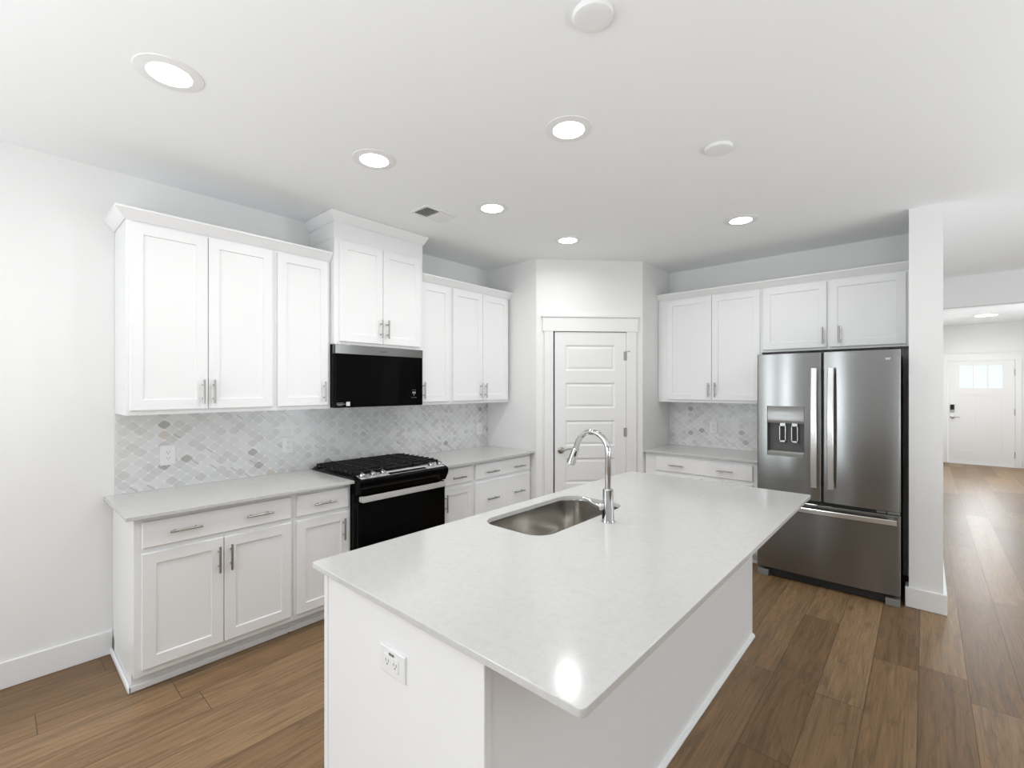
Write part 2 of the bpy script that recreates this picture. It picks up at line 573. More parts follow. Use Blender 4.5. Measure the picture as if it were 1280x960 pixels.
def window(name, loc, rz, w, z0, z1, label):
    t = thing(name, label, 'window', loc, rz, kind='structure')
    f_ = MB()
    for a_, b_, c_, d_ in ((-w / 2, -w / 2 + 0.06, z0, z1), (w / 2 - 0.06, w / 2, z0, z1), (-w / 2, w / 2, z0, z0 + 0.06), (-w / 2, w / 2, z1 - 0.06, z1), (-w / 2, w / 2, (z0 + z1) / 2 - 0.025, (z0 + z1) / 2 + 0.025)):
        f_.box(a_, b_, 0.03, 0.08, c_, d_)
    f_.build('window_frame', 'trim', t, smooth=0)
    MB().box(-w / 2 + 0.05, w / 2 - 0.05, 0.05, 0.056, z0 + 0.05, z1 - 0.05).build('window_pane', 'pane', t, smooth=0)


for i, (a_, b_) in enumerate(REAR_WIN):
    window('window_%d' % (i + 1), ((a_ + b_) / 2, YR, 0), PI, b_ - a_, 0.03, 2.1, ['left', 'middle', 'right'][i] + ' tall white framed window of the wall behind the viewer')
window('window_4', (XR, (SW[0] + SW[1]) / 2, 0), -PI / 2, SW[1] - SW[0], 0.45, 2.5, 'white framed window in the far right wall')

window('window_5', (XW, sum(LEFT_FILL_WIN) / 2, 0), PI / 2, LEFT_FILL_WIN[1] - LEFT_FILL_WIN[0], 0.6, 2.4, 'added white framed window in the left wall behind the viewer, for fill light')

# baseboards
BH = 0.137


def baseboard(name, segs, label):
    b_ = MB()
    for x0, x1, y0, y1 in segs:
        b_.box(x0, x1, y0, y1, 0, BH, 0.003, 1)
    return struct(name, b_, 'trim', label, 'baseboard')


baseboard('baseboard_left', [(XW, XW + 0.014, YR, 0.463)], 'white baseboard along the left wall up to the cabinets')
t_ = 0.02
baseboard('baseboard_hall_left', [(PX0 - t_, PX1 + t_, PY0 - t_, PY0 + 0.001), (PX0 - t_, PX0, PY0 - 0.001, PY0 + 0.1), (PX1, PX1 + t_, PY0 - 0.001, YFD)], 'white baseboard wrapping the wall end beside the refrigerator')
baseboard('baseboard_foyer_back', [(PX1 + t_, FX0 - 0.1, YFD - 0.014, YFD), (FX1 + 0.1, XFR, YFD - 0.014, YFD)], 'white baseboard beside the front door')
baseboard('baseboard_foyer_right', [(XFR - 0.014, XFR, YH + 0.12, YFD - 0.014)], 'white baseboard along the foyer right wall')

# ------------------------------------------------------------------ doors
# pantry door: local x along the diagonal wall
pd = thing('door_1', 'white five-panel pantry door in the diagonal corner wall', 'door', (XP1, YP, 0), ang, kind='structure')
c_ = MB()
for a_, b_ in ((0.077, D0 + 0.001), (D1 - 0.004, 1.003)):
    c_.box(a_, b_, -0.018, 0.0, 0.0, DZ - 0.004, 0.002, 1)
c_.box(0.061, 1.022, -0.022, 0, DZ - 0.004, 2.232, 0.002, 1).box(0.052, 1.031, -0.036, 0, 2.232, 2.252, 0.003, 1)
c_.box(D1 - 0.003, D1, 0, 0.105, 0, DZ).box(D0, D1, 0, 0.105, DZ - 0.003, DZ)
c_.build('door_casing', 'trim', pd)
sx0, sx1, sz0, sz1 = D0 + 0.017, D1 - 0.006, 0.012, DZ - 0.009
slab = MB()
panels = [(0.22 + 0.372 * k, 0.22 + 0.372 * k + 0.252) for k in range(5)]
px0, px1 = 0.288, 0.788
fy, by = -0.006, 0.029       # the face sits a little proud of the wall
slab.box(sx0, px0, fy, by, sz0, sz1).box(px1, sx1, fy, by, sz0, sz1)
zz = [sz0] + [v_ for p_ in panels for v_ in p_] + [sz1]
for i in range(0, len(zz), 2):
    slab.box(px0, px1, fy, by, zz[i], zz[i + 1])
for z0, z1 in panels:
    slab.rects(px0, px1, z0, z1, [(0.0, -by), (0.0, -fy), (0.013, -fy - 0.009), (0.020, -fy - 0.009), (0.036, -fy - 0.003)])
sl = slab.build('door_slab', 'trim', pd, smooth=0)
h_ = MB()
hx, hz = 0.243, 0.925
h_.lathe([(0.026, 0), (0.033, 0.002), (0.033, 0.008), (0.027, 0.012), (0.013, 0.016), (0.011, 0.05), (0.014, 0.058), (0.012, 0.066)], (hx, fy, hz), (0, -1, 0))
h_.tube([(hx, fy - 0.055, hz), (hx + 0.02, fy - 0.058, hz + 0.002), (hx + 0.05, fy - 0.055, hz + 0.014), (hx + 0.085, fy - 0.052, hz + 0.018), (hx + 0.115, fy - 0.052, hz + 0.012)], [0.010, 0.009, 0.008, 0.008, 0.0065], 12)
h_.build('door_handle', 'nickel', pd)
MB().box(D0 + 0.0035, D0 + 0.0055, -0.004, 0.02, hz - 0.03, hz + 0.03).build('strike_plate', 'nickel', pd)
for z_ in (1.855, 1.095, 0.25):
    q = MB().cyl((D1 - 0.002, -0.012, z_ - 0.045), (D1 - 0.002, -0.012, z_ + 0.045), 0.0075, seg=12)
    q.cyl((D1 - 0.002, -0.012, z_ + 0.045), (D1 - 0.002, -0.012, z_ + 0.052), 0.005, seg=10).box(D1 - 0.03, D1 + 0.001, -0.0075, -0.005, z_ - 0.044, z_ + 0.044)
    if z_ > 1.5:
        q.cyl((D1 + 0.004, -0.018, z_ + 0.045), (D1 + 0.03, -0.026, z_ + 0.043), 0.004, seg=10)
    q.build('hinge', 'nickel', pd)

# front door at the end of the foyer
fd = thing('door_2', 'white craftsman front door with three small panes at the end of the hall', 'door', (FX0, YFD, 0), 0, kind='structure')
W_ = FX1 - FX0
c_ = MB()
c_.box(-0.09, -0.004, -0.018, 0, 0, FZ + 0.004, 0.002, 1).box(W_ + 0.004, W_ + 0.09, -0.018, 0, 0, FZ + 0.004, 0.002, 1)
c_.box(-0.105, W_ + 0.105, -0.022, 0, FZ + 0.004, FZ + 0.15, 0.002, 1).box(-0.115, W_ + 0.115, -0.034, 0, FZ + 0.15, FZ + 0.17, 0.002, 1)
c_.box(-0.02, W_ + 0.02, -0.03, 0.03, 0, 0.012)
c_.build('door_casing', 'trim', fd)
s_ = MB()
us = [0.003, 0.171, 0.767, W_ - 0.003]
f0, f1 = 0.004, 0.05
s_.box(us[0], us[1], f0, f1, 0.014, FZ - 0.004).box(us[2], us[3], f0, f1, 0.014, FZ - 0.004)
for z0, z1 in ((0.014, 0.275), (1.393, 1.526), (1.97, FZ - 0.004)):
    s_.box(us[1], us[2], f0, f1, z0, z1)
s_.box(0.405, 0.539, f0, f1, 0.275, 1.393)
s_.box(us[1], us[2], f0 + 0.012, f1, 0.275, 1.393)
lites = [(0.171, 0.357), (0.380, 0.558), (0.581, 0.767)]
for a_, b_ in zip(lites, lites[1:]):
    s_.box(a_[1], b_[0], f0, f1, 1.526, 1.97)
s_.build('door_slab', 'trim', fd, smooth=0)
for a_, b_ in lites:
    MB().box(a_, b_, f0 + 0.014, f0 + 0.02, 1.526, 1.97).build('pane', 'litglass', fd, smooth=0)
MB().box(0.032, 0.095, f0 - 0.022, f0, 1.085, 1.19, 0.004).build('keypad', 'black', fd)
q = MB().box(0.032, 0.095, f0 - 0.018, f0, 1.03, 1.085, 0.004)
q.lathe([(0.03, 0), (0.033, 0.006), (0.025, 0.012), (0.012, 0.016), (0.011, 0.055), (0.013, 0.062)], (0.063, f0, 0.93), (0, -1, 0), 20)
q.tube([(0.063, f0 - 0.055, 0.93), (0.11, f0 - 0.055, 0.936), (0.17, f0 - 0.052, 0.938)], [0.010, 0.009, 0.007], 10)
q.build('door_handle', 'nickel', fd)
for z_ in (1.83, 1.06, 0.24):
    MB().cyl((W_, -0.008, z_ - 0.06), (W_, -0.008, z_ + 0.06), 0.010, seg=10).build('hinge', 'nickel', fd)

# ------------------------------------------------------------------ cabinets
DB = 0.606           # face frame of the base cabinets, measured from the wall
DU = 0.327           # face frame of the wall cabinets
DT = 0.385           # face frame of the tall cabinet over the microwave
TH_ = 0.019
CT = 0.895           # underside of the worktops


def handle(parent, c, horiz, length=0.142, d=0.0):
    """bar pull; c = (u, z) centre, d = face it stands on"""
    u, z = c
    h2 = length / 2
    mb = MB()
    o = d + 0.030
    if horiz:
        mb.cyl((u - h2, -o, z), (u + h2, -o, z), 0.0062, seg=12)
        for s_ in (-1, 1):
            mb.cyl((u + s_ * 0.046, -d, z), (u + s_ * 0.046, -o, z), 0.0045, seg=10)
    else:
        mb.cyl((u, -o, z - h2), (u, -o, z + h2), 0.0062, seg=12)
        for s_ in (-1, 1):
            mb.cyl((u, -d, z + s_ * 0.040), (u, -o, z + s_ * 0.040), 0.0045, seg=10)
    return mb.build('handle', 'nickel', parent)


def door(parent, u0, u1, z0, z1, d, pull=None, frame=0.057):
    f_ = d + TH_
    mb = MB().rects(u0, u1, z0, z1, [(0, d + 0.0005), (0, f_ - 0.002), (0.002, f_), (frame, f_), (frame + 0.003, f_ - 0.008), (frame + 0.0035, f_ - 0.008)])
    o = mb.build('door', 'cabinet', parent, smooth=0)
    if pull:
        handle(o, pull, False, d=f_)
    return o


def drawer(parent, u0, u1, z0, z1, d, pulls):
    f_ = d + TH_
    mb = MB().rects(u0, u1, z0, z1, [(0, d + 0.0005), (0, f_ - 0.004), (0.004, f_)])
    o = mb.build('drawer', 'cabinet', parent, smooth=0)
    for p_ in pulls:
        handle(o, p_, True, d=f_)
    return o


def base_body(t, w, side_left=False):
    mb = MB()
    mb.box(0.0005, w - 0.0005, -DB, -0.002, 0.098, CT - 0.0005)              # carcass with face frame
    mb.box(0.0005 + (0 if not side_left else 0.0), w - 0.0005, -DB + 0.075, -0.05, 0.0, 0.098)   # recessed toe board
    mb.box(0.0005 - (0.014 if side_left else 0), w - 0.0005, -DB + 0.060, -DB + 0.075, 0, 0.034, 0.005, 1)
    if side_left:
        mb.box(-0.014, 0.0005, -DB + 0.060, -0.002, 0, 0.034, 0.005, 1)
    return mb.build('body', 'cabinet', t, smooth=0)


def base_cabinet(y0, y1, label, group='base cabinets along the range wall', rot=PI / 2, loc=None, side_left=False):
    t = thing('base_cabinet', label, 'cabinet', loc or (XW, y0, 0), rot, group)
    base_body(t, y1 - y0, side_left)
    return t


Z1, Z2 = 0.738, 0.870      # drawer front
ZD0, ZD1 = 0.132, 0.712    # doors


# left double
y0 = 0.465
t = base_cabinet(y0, 1.240, 'white base cabinet with two doors under one wide drawer, at the left end', side_left=True)
drawer(t, 0.494 - y0, 1.222 - y0, Z1, Z2, DB, [(0.675 - y0, 0.805), (1.036 - y0, 0.805)])
door(t, 0.494 - y0, 0.8535 - y0, ZD0, ZD1, DB, (0.828 - y0, 0.60))
door(t, 0.8575 - y0, 1.222 - y0, ZD0, ZD1, DB, (0.887 - y0, 0.60))
y0 = 1.240
t = base_cabinet(y0, 1.622, 'narrow white base cabinet with a drawer over one door, left of the range')
drawer(t, 1.256 - y0, 1.604 - y0, Z1, Z2, DB, [(1.428 - y0, 0.80)])
door(t, 1.256 - y0, 1.604 - y0, ZD0, ZD1, DB, (1.560 - y0, 0.60))
y0 = 2.398
t = base_cabinet(y0, 2.766, 'narrow white base cabinet with a drawer over one door, right of the range')
drawer(t, 2.418 - y0, 2.752 - y0, Z1, Z2, DB, [(2.582 - y0, 0.793)])
door(t, 2.418 - y0, 2.752 - y0, ZD0, ZD1, DB, (2.445 - y0, 0.60))
y0 = 2.766
t = base_cabinet(y0, 3.550, 'white drawer cabinet with wide two-handled drawers beside the pantry corner')
drawer(t, 2.786 - y0, 3.528 - y0, Z1, Z2, DB, [(2.985 - y0, 0.79), (3.35 - y0, 0.79)])
drawer(t, 2.786 - y0, 3.528 - y0, 0.432, 0.712, DB, [(2.985 - y0, 0.552), (3.345 - y0, 0.552)])
drawer(t, 2.786 - y0, 3.528 - y0, 0.132, 0.412, DB, [(2.985 - y0, 0.29), (3.345 - y0, 0.29)])
# refrigerator wall
x0 = -2.105
t = base_cabinet(0, 1.047, 'white base cabinet with a wide drawer, left of the refrigerator', 'base cabinet on the refrigerator wall', 0, (x0, YF, 0))
drawer(t, -1.985 - x0, -1.110 - x0, 0.726, 0.86, DB, [(-1.775 - x0, 0.793), (-1.335 - x0, 0.797)])
door(t, -1.985 - x0, -1.5485 - x0, ZD0, 0.70, DB, (-1.58 - x0, 0.59))
door(t, -1.5445 - x0, -1.110 - x0, ZD0, 0.70, DB, (-1.515 - x0, 0.59))

ZU, ZUT = 1.392, 2.456


def wall_cabinet(w, label, loc, rot, z0=ZU, z1=ZUT, d=DU, group='wall cabinets above the range counter'):
    t = thing('wall_cabinet', label, 'cabinet', loc, rot, group)
    MB().box(0.0005, w - 0.0005, -d, -0.002, z0, z1).build('body', 'cabinet', t, smooth=0)
    return t


UZ0, UZ1 = 1.418, 2.436
y0 = 0.474
t = wall_cabinet(1.240 - y0, 'white two-door wall cabinet at the left end, above the outlet', (XW, y0, 0), PI / 2)
door(t, 0.490 - y0, 0.8525 - y0, UZ0, UZ1, DU, (0.826 - y0, 1.519))
door(t, 0.8565 - y0, 1.220 - y0, UZ0, UZ1, DU, (0.881 - y0, 1.519))
y0 = 1.240
t = wall_cabinet(1.620 - y0, 'narrow white one-door wall cabinet left of the microwave', (XW, y0, 0), PI / 2)
door(t, 1.252 - y0, 1.598 - y0, UZ0, UZ1, DU, (1.563 - y0, 1.514))
y0 = 2.402
t = wall_cabinet(2.762 - y0, 'narrow white one-door wall cabinet right of the microwave', (XW, y0, 0), PI / 2)
door(t, 2.412 - y0, 2.738 - y0, UZ0, UZ1, DU, (2.436 - y0, 1.517))
y0 = 2.762
t = wall_cabinet(3.535 - y0, 'white two-door wall cabinet beside the pantry corner', (XW, y0, 0), PI / 2)
door(t, 2.776 - y0, 3.1475 - y0, UZ0, UZ1, DU, (3.118 - y0, 1.514))
door(t, 3.1515 - y0, 3.510 - y0, UZ0, UZ1, DU, (3.178 - y0, 1.514))
# tall cabinet above the microwave, with its riser
y0 = 1.622
t = wall_cabinet(2.398 - y0, 'taller white two-door cabinet reaching the ceiling above the microwave', (XW, y0, 0), PI / 2, 1.856, 2.620, DT)
door(t, 1.657 - y0, 2.0085 - y0, 1.876, 2.603, DT, (2.017 - 0.03 - y0, 1.99))
door(t, 2.0125 - y0, 2.368 - y0, 1.876, 2.603, DT, (2.044 - y0, 1.99))
MB().box(-0.002, 2.400 - y0, -DT, -0.002, 2.6205, ZC - 0.002).build('riser', 'cabinet', t, smooth=0)
# refrigerator wall
x0 = -2.105
GW = 'wall cabinets on the refrigerator wall'
t = wall_cabinet(-1.115 - x0, 'tall white two-door wall cabinet left of the refrigerator', (x0, YF, 0), 0, group=GW)
DF = YF - 4.690
t.children[0].data.transform(Matrix.Diagonal((1, DF / DU, 1, 1)))
door(t, -2.004 - x0, -1.5575 - x0, UZ0, UZ1, DF, (-1.582 - x0, 1.517))
door(t, -1.5535 - x0, -1.128 - x0, UZ0, UZ1, DF, (-1.520 - x0, 1.517))
x0 = -1.115
t = wall_cabinet(-0.0855 - x0, 'short white two-door cabinet above the refrigerator', (x0, YF, 0), 0, z0=1.862, d=DF, group=GW)
door(t, -1.100 - x0, -0.618 - x0, 1.882, UZ1, DF, (-0.643 - x0, 1.98))
door(t, -0.600 - x0, -0.108 - x0, 1.882, UZ1, DF, (-0.530 - x0, 1.98))


# crown mouldings: (out, z) profile swept along a path of wall-frame corners
def crown(name, label, prof, path, loc, rot):
    """path: list of (u, d) corners of the cabinet face, outward normal found per corner"""
    t = thing(name, label, 'crown molding', loc, rot)
    rings = []
    n = len(path)
    for o, z in prof:
        pts = []
        for i in range(n):
            p = Vector(path[i])
            ns = []
            for j in ((i - 1, i), (i, i + 1)):
                if 0 <= j[0] and j[1] < n:
                    e = (Vector(path[j[1]]) - Vector(path[j[0]])).normalized()
                    ns.append(Vector((-e.y, e.x)))
            if len(ns) == 2:
                b_ = (ns[0] + ns[1])
                off = b_ / (1 + ns[0].dot(ns[1]))
            else:
                off = ns[0]
            q = p + off * o
            pts.append((q.x, -q.y, z))
        rings.append(pts)
    mb = MB()
    rings.append(rings[0])
    vs = [[mb.bm.verts.new(p) for p in r] for r in rings[:-1]]
    m_ = len(vs)
    fs = []
    for a_ in range(m_):
        b_ = (a_ + 1) % m_
        for i in range(n - 1):
            fs.append(mb.bm.faces.new((vs[a_][i], vs[a_][i + 1], vs[b_][i + 1], vs[b_][i])))
    fs.append(mb.bm.faces.new([v_[0] for v_ in vs]))
    fs.append(mb.bm.faces.new([v_[-1] for v_ in vs][::-1]))
    bmesh.ops.recalc_face_normals(mb.bm, faces=fs)
    mb.build('molding', 'cabinet', t, smooth=0)
    return t


CP = [(0.0, 2.452), (0.004, 2.449), (0.010, 2.454), (0.045, 2.496), (0.049, 2.498), (0.049, 2.509), (0.0, 2.509)]
crown('crown_molding', 'white crown molding on the wall cabinets left of the microwave', CP, [(0, 0.002), (0, DU), (1.619 - 0.474, DU)], (XW, 0.474, 0), PI / 2)
crown('crown_molding', 'white crown molding on the wall cabinets right of the microwave', CP, [(0, DU), (3.552 - 2.402, DU)], (XW, 2.402, 0), PI / 2)
crown('crown_molding', 'white crown molding on the cabinets of the refrigerator wall', CP, [(0, DF), (PX0 - 0.001 + 2.107, DF)], (-2.107, YF, 0), 0)
CP2 = [(0.0, 2.735), (0.003, 2.732), (0.008, 2.738), (0.034, 2.790), (0.036, 2.801), (0.0, 2.801)]
crown('crown_molding', 'white crown molding against the ceiling on the tall cabinet', CP2, [(-0.002, 0.002), (-0.002, DT), (2.400 - 1.622, DT), (2.400 - 1.622, 0.002)], (XW, 1.622, 0), PI / 2)

# ------------------------------------------------------------------ worktops, backsplash
ZT = 0.915


def worktop(label, poly, cut=None, loc=(0, 0, 0)):
    mb = MB().prism(poly, CT, ZT, 'z', 0.003, 2)
    o = mb.build('countertop', 'quartz', cut=cut, smooth=40)
    return tag(o, label, 'countertop')


XC = -2.867
worktop('pale quartz countertop left of the range', [(XW + 0.001, 0.425), (XC - 0.004, 0.425), (XC, 0.429), (XC, 1.622), (XW + 0.001, 1.622)])
worktop('pale quartz countertop between range and pantry corner', [(XW + 0.001, 2.398), (XC, 2.398), (XC, YP - 0.001), (XW + 0.001, YP - 0.001)])
worktop('pale quartz countertop left of the refrigerator', [(XP2 + 0.001, 4.345), (-1.048, 4.345), (-1.048, YF - 0.001), (XP2 + 0.001, YF - 0.001)])
SX0, SX1, SY0, SY1 = -1.565, -1.192, 1.520, 2.262
hole = MB().prism(rrect(SX0, SX1, SY0, SY1, 0.095, 10), CT - 0.05, ZT + 0.05, 'z')
IX0, IX1, IY0, IY1 = -1.655, -0.497, 0.7645, 3.188
worktop('large pale quartz island countertop with a sink cutout', rrect(IX0, IX1, IY0, IY1, 0.016, 5), cut=hole)

bs = thing('backsplash', 'marble lantern mosaic backsplash behind the range', 'backsplash', (XW, 0.474, 0), PI / 2)
MB().box(0, YP - 0.001 - 0.474, -0.009, -0.0005, ZT + 0.0005, ZU - 0.0005).build('tiles', 'mosaic', bs, smooth=0)
bs = thing('backsplash', 'marble lantern mosaic backsplash beside the refrigerator', 'backsplash', (-2.108, YF, 0), 0)
MB().box(0, 2.108 - 1.05, -0.009, -0.0005, ZT + 0.0005, ZU - 0.0005).build('tiles', 'mosaic', bs, smooth=0)


# ------------------------------------------------------------------ outlets
def outlet(label, loc, rot, w=0.078, h=0.125, horiz=False, group='wall outlets'):
    """loc = centre on the wall face; local -y outwards"""
    t = thing('outlet', label, 'outlet', loc, rot, group)
    MB().rects(-w / 2, w / 2, -h / 2, h / 2, [(0, 0.0002), (0, 0.004), (0.004, 0.0065)]).build('plate', 'plastic', t, smooth=0)
    a_, b_ = (0.0175, 0.034) if not horiz else (0.036, 0.019)
    rec = MB().rects(-a_, a_, -b_, b_, [(0, 0.006), (0, 0.0085), (0.001, 0.0092)]).build('receptacle', 'plastic', t, smooth=0)
    for s_ in (-1, 1):
        sl_ = MB()
        for du, dz, ww, hh in ((-0.0065, 0.003, 0.0022, 0.0085), (0.0065, 0.003, 0.0022, 0.0085), (0, -0.0075, 0.0045, 0.0045)):
            cu, cz = (du, s_ * 0.0185 + dz) if not horiz else (s_ * 0.020 + du, dz)
            sl_.box(cu - ww / 2, cu + ww / 2, -0.0098, -0.009, cz - hh / 2, cz + hh / 2)
        sl_.build('slots', 'slot', rec, smooth=0)
    if horiz:
        MB().box(-0.012, -0.002, -0.0098, -0.007, 0.022, 0.028).box(0.002, 0.012, -0.0098, -0.007, 0.022, 0.028).build('button', 'midgrey', rec, smooth=0)
    return t


BX = XW + 0.009
outlet('white outlet in the backsplash under the left two-door wall cabinet', (BX, 0.727, 1.121), PI / 2)
outlet('white outlet in the backsplash just left of the microwave and range', (BX, 1.453, 1.119), PI / 2)
outlet('white outlet in the backsplash next to the pantry corner', (BX, 3.425, 1.105), PI / 2)
outlet('white outlet in the backsplash beside the refrigerator', (-1.637, YF - 0.009, 1.127), 0)

# ------------------------------------------------------------------ island
isl = thing('kitchen_island', 'white kitchen island base with plain panels', 'island', (-1.2, 1.97, 0), 0)
bx0, bx1, by0, by1 = -1.607, -0.800, 0.800, 3.140
ib = MB()
ib.box(bx0 + 0.02, bx1 - 0.012, by0, by0 + 0.02, 0, CT - 0.0005)
ib.box(bx0 + 0.02, bx1 - 0.012, by1 - 0.02, by1, 0, CT - 0.0005)
ib.box(bx0 + 0.001, bx0 + 0.02, by0, by1, 0.10, CT - 0.0005)
ib.box(bx0 + 0.075, bx0 + 0.09, by0 + 0.02, by1 - 0.02, 0, 0.10)
ib.build('body', 'cabinet', isl, world=True, smooth=0)
MB().box(bx1 - 0.012, bx1, by0, by1, 0, CT - 0.0005).build('back_panel', 'cabinet', isl, world=True, smooth=0)
MB().box(bx0 + 0.026, bx1 - 0.022, by0 - 0.006, by0 - 0.0002, 0, CT - 0.001).build('end_panel', 'cabinet', isl, world=True, smooth=0)
MB().box(bx0, bx0 + 0.026, by0 - 0.010, by0 + 0.015, 0, CT - 0.001, 0.002, 1).build('corner_trim', 'cabinet', isl, world=True, smooth=0)
MB().box(bx1 - 0.022, bx1 + 0.006, by0 - 0.010, by0 + 0.016, 0, CT - 0.001, 0.002, 1).build('corner_trim', 'cabinet', isl, world=True, smooth=0)
sh = MB().prism([(bx1, 0), (bx1 + 0.016, 0), (bx1 + 0.016, 0.006), (bx1 + 0.010, 0.016), (bx1, 0.020)], by0 + 0.016, by1, 'y')
sh.build('shoe_molding', 'trim', isl, world=True, smooth=0)
# doors on the working side
for k in range(4):
    a_ = by0 + 0.03 + k * 0.57
    o = MB().rects(-(a_ + 0.56), -a_, 0.13, 0.86, [(0, 0.0005), (0, 0.017), (0.002, TH_), (0.057, TH_), (0.060, 0.011)])
    o.bm.transform(Matrix.Translation((bx0, 0, 0)) @ Matrix.Rotation(-PI / 2, 4, 'Z'))
    dd = o.build('door', 'cabinet', isl, world=True, smooth=0)
    yy = a_ + (0.50 if k % 2 == 0 else 0.06)
    q = MB().cyl((bx0 - TH_ - 0.03, yy, 0.66), (bx0 - TH_ - 0.03, yy, 0.80), 0.006, seg=12)
    for z_ in (0.69, 0.77):
        q.cyl((bx0 - TH_, yy, z_), (bx0 - TH_ - 0.03, yy, z_), 0.0045, seg=10)
    q.build('handle', 'nickel', dd, world=True)
outlet('white horizontal outlet on the end of the island', (-1.180, by0 - 0.006, 0.727), 0, 0.128, 0.080, True)

# sink
sk = thing('sink', 'stainless undermount sink set in the island countertop', 'sink', ((SX0 + SX1) / 2, (SY0 + SY1) / 2, 0.68), 0)
rg_ = []
for off, z_, r_ in ((-0.022, CT - 0.001, 0.11), (0.004, CT - 0.001, 0.095), (0.002, CT - 0.012, 0.095), (-0.001, 0.74, 0.092), (-0.006, 0.715, 0.088), (-0.020, 0.698, 0.078), (-0.045, 0.690, 0.06)):
    if off == -0.022:
        continue
    rg_.append([(x_, y_, z_) for x_, y_ in rrect(SX0 - off, SX1 + off, SY0 - off, SY1 + off, max(r_, 0.02), 10)])
bowl = MB().loft(rg_, cap0=False, cap1=True)
rim = [[(x_, y_, CT - 0.001) for x_, y_ in rrect(SX0 - o_, SX1 + o_, SY0 - o_, SY1 + o_, 0.095 + o_, 10)] for o_ in (0.002, 0.02)]
bowl.loft(rim, cap0=False, cap1=False)
bo = bowl.build('bowl', 'sinksteel', sk, world=True, smooth=50)
MB().lathe([(0.043, 0.0), (0.045, 0.003), (0.036, 0.004), (0.03, -0.001), (0.008, -0.001), (0.006, 0.004)], ((SX0 + SX1) / 2, (SY0 + SY1) / 2, 0.691)).build('drain', 'chrome', sk, world=True)

# faucet
FXX, FYY = -1.109, 1.92
fc = thing('faucet', 'chrome gooseneck pull-down faucet behind the island sink', 'faucet', (FXX, FYY, ZT), 0)
MB().lathe([(0.031, 0.0), (0.031, 0.006), (0.0285, 0.010), (0.0275, 0.07), (0.0255, 0.085), (0.0245, 0.148), (0.024, 0.154), (0.015, 0.156)], (FXX, FYY, ZT)).build('base', 'chrome', fc, world=True)
pts = [(FXX, FYY, ZT + 0.15), (FXX, FYY, 1.14), (FXX, FYY, 1.24)]
cxa, ra = FXX - 0.087, 0.087
for k in range(1, 15):
    a_ = R(k * 11.8)
    pts.append((cxa + ra * math.cos(a_), FYY, 1.243 + ra * math.sin(a_)))
e = Vector(pts[-1])
dr = (Vector(pts[-1]) - Vector(pts[-2])).normalized()
end = e + dr * 0.022
pts.append(tuple(end))
MB().tube(pts, 0.0135, 20).build('neck', 'chrome', fc, world=True)
hd = MB()
hd.tube([tuple(end - dr * 0.002), tuple(end + dr * 0.002), tuple(end + dr * 0.055), tuple(end + dr * 0.082), tuple(end + dr * 0.085)], [0.0160, 0.0175, 0.0200, 0.0228, 0.0200], 20)
hdo = hd.build('spray_head', 'chrome', fc, world=True)
side = Vector((0.62, -0.5, 0.0))
side = (side - dr * side.dot(dr)).normalized()
cb = end + dr * 0.026 + side * 0.0165
MB().tube([tuple(cb - dr * 0.016), tuple(cb), tuple(cb + dr * 0.016)], [0.003, 0.0055, 0.003], 10).build('button', 'rubber', hdo, world=True)
lv = MB()
hub = Vector((FXX - 0.012, FYY - 0.012, 0.985))
hdir = Vector((-0.75, -0.66, 0)).normalized()
lv.tube([tuple(hub), tuple(hub + hdir * 0.020), tuple(hub + hdir * 0.026)], [0.016, 0.016, 0.012], 16)
hp = hub + hdir * 0.018
lv.tube([tuple(hp), tuple(hp + Vector((-0.03, 0.002, 0.008))), tuple(hp + Vector((-0.07, 0.006, 0.018))), tuple(hp + Vector((-0.105, 0.01, 0.024)))], [0.012, 0.011, 0.007, 0.0045], 12)
lv.build('lever', 'chrome', fc, world=True)

# ------------------------------------------------------------------ range
RY0 = 1.6265
RW = 0.767
rg = thing('range', 'black slide-in gas range with a steel oven handle', 'range', (XW, RY0, 0), PI / 2)
b_ = MB().box(0.002, RW - 0.002, -0.64, -0.03, 0.03, 0.905)
for u in (0.06, RW - 0.06):
    for d in (0.1, 0.56):
        b_.cyl((u, -d, 0), (u, -d, 0.04), 0.02, seg=12)
b_.build('body', 'black', rg, smooth=0)
ck = MB().box(-0.003, RW + 0.003, -0.645, -0.032, 0.9155, 0.9275, 0.003, 2)
ck.box(0.01, RW - 0.01, -0.10, -0.034, 0.926, 0.938, 0.004, 2).build('cooktop', 'black', rg)
prof = [(-0.58, 0.926), (-0.630, 0.938), (-0.704, 0.921), (-0.722, 0.912), (-0.728, 0.898), (-0.722, 0.868), (-0.690, 0.815), (-0.58, 0.815)]
MB().prism(prof, 0.0, RW, 'x', 0.004, 2).build('front_fascia', 'glass', rg)
# stainless control strip on the slope
sl0, sl1 = Vector((-0.634, 0.938)), Vector((-0.704, 0.9225))
nr = Vector((sl1.y - sl0.y, -(sl1.x - sl0.x))).normalized()
if nr.y < 0:
    nr = -nr
st = [tuple(sl0), tuple(sl1), tuple(sl1 + nr * 0.003), tuple(sl0 + nr * 0.003)]
cp = MB().prism(st, 0.022, RW - 0.022, 'x', 0.001, 1)
lip = sl0.lerp(sl1, 0.25) + nr * 0.003
cp.prism([tuple(lip), tuple(sl0.lerp(sl1, 0.42) + nr * 0.003), tuple(sl0.lerp(sl1, 0.40) + nr * 0.008), tuple(sl0.lerp(sl1, 0.28) + nr * 0.008)], 0.24, 0.585, 'x')
cpo = cp.build('control_panel', 'satin', rg)
dp = [tuple(sl0.lerp(sl1, 0.48) + nr * 0.0032), tuple(sl0.lerp(sl1, 0.94) + nr * 0.0032), tuple(sl0.lerp(sl1, 0.94) + nr * 0.0040), tuple(sl0.lerp(sl1, 0.48) + nr * 0.0040)]
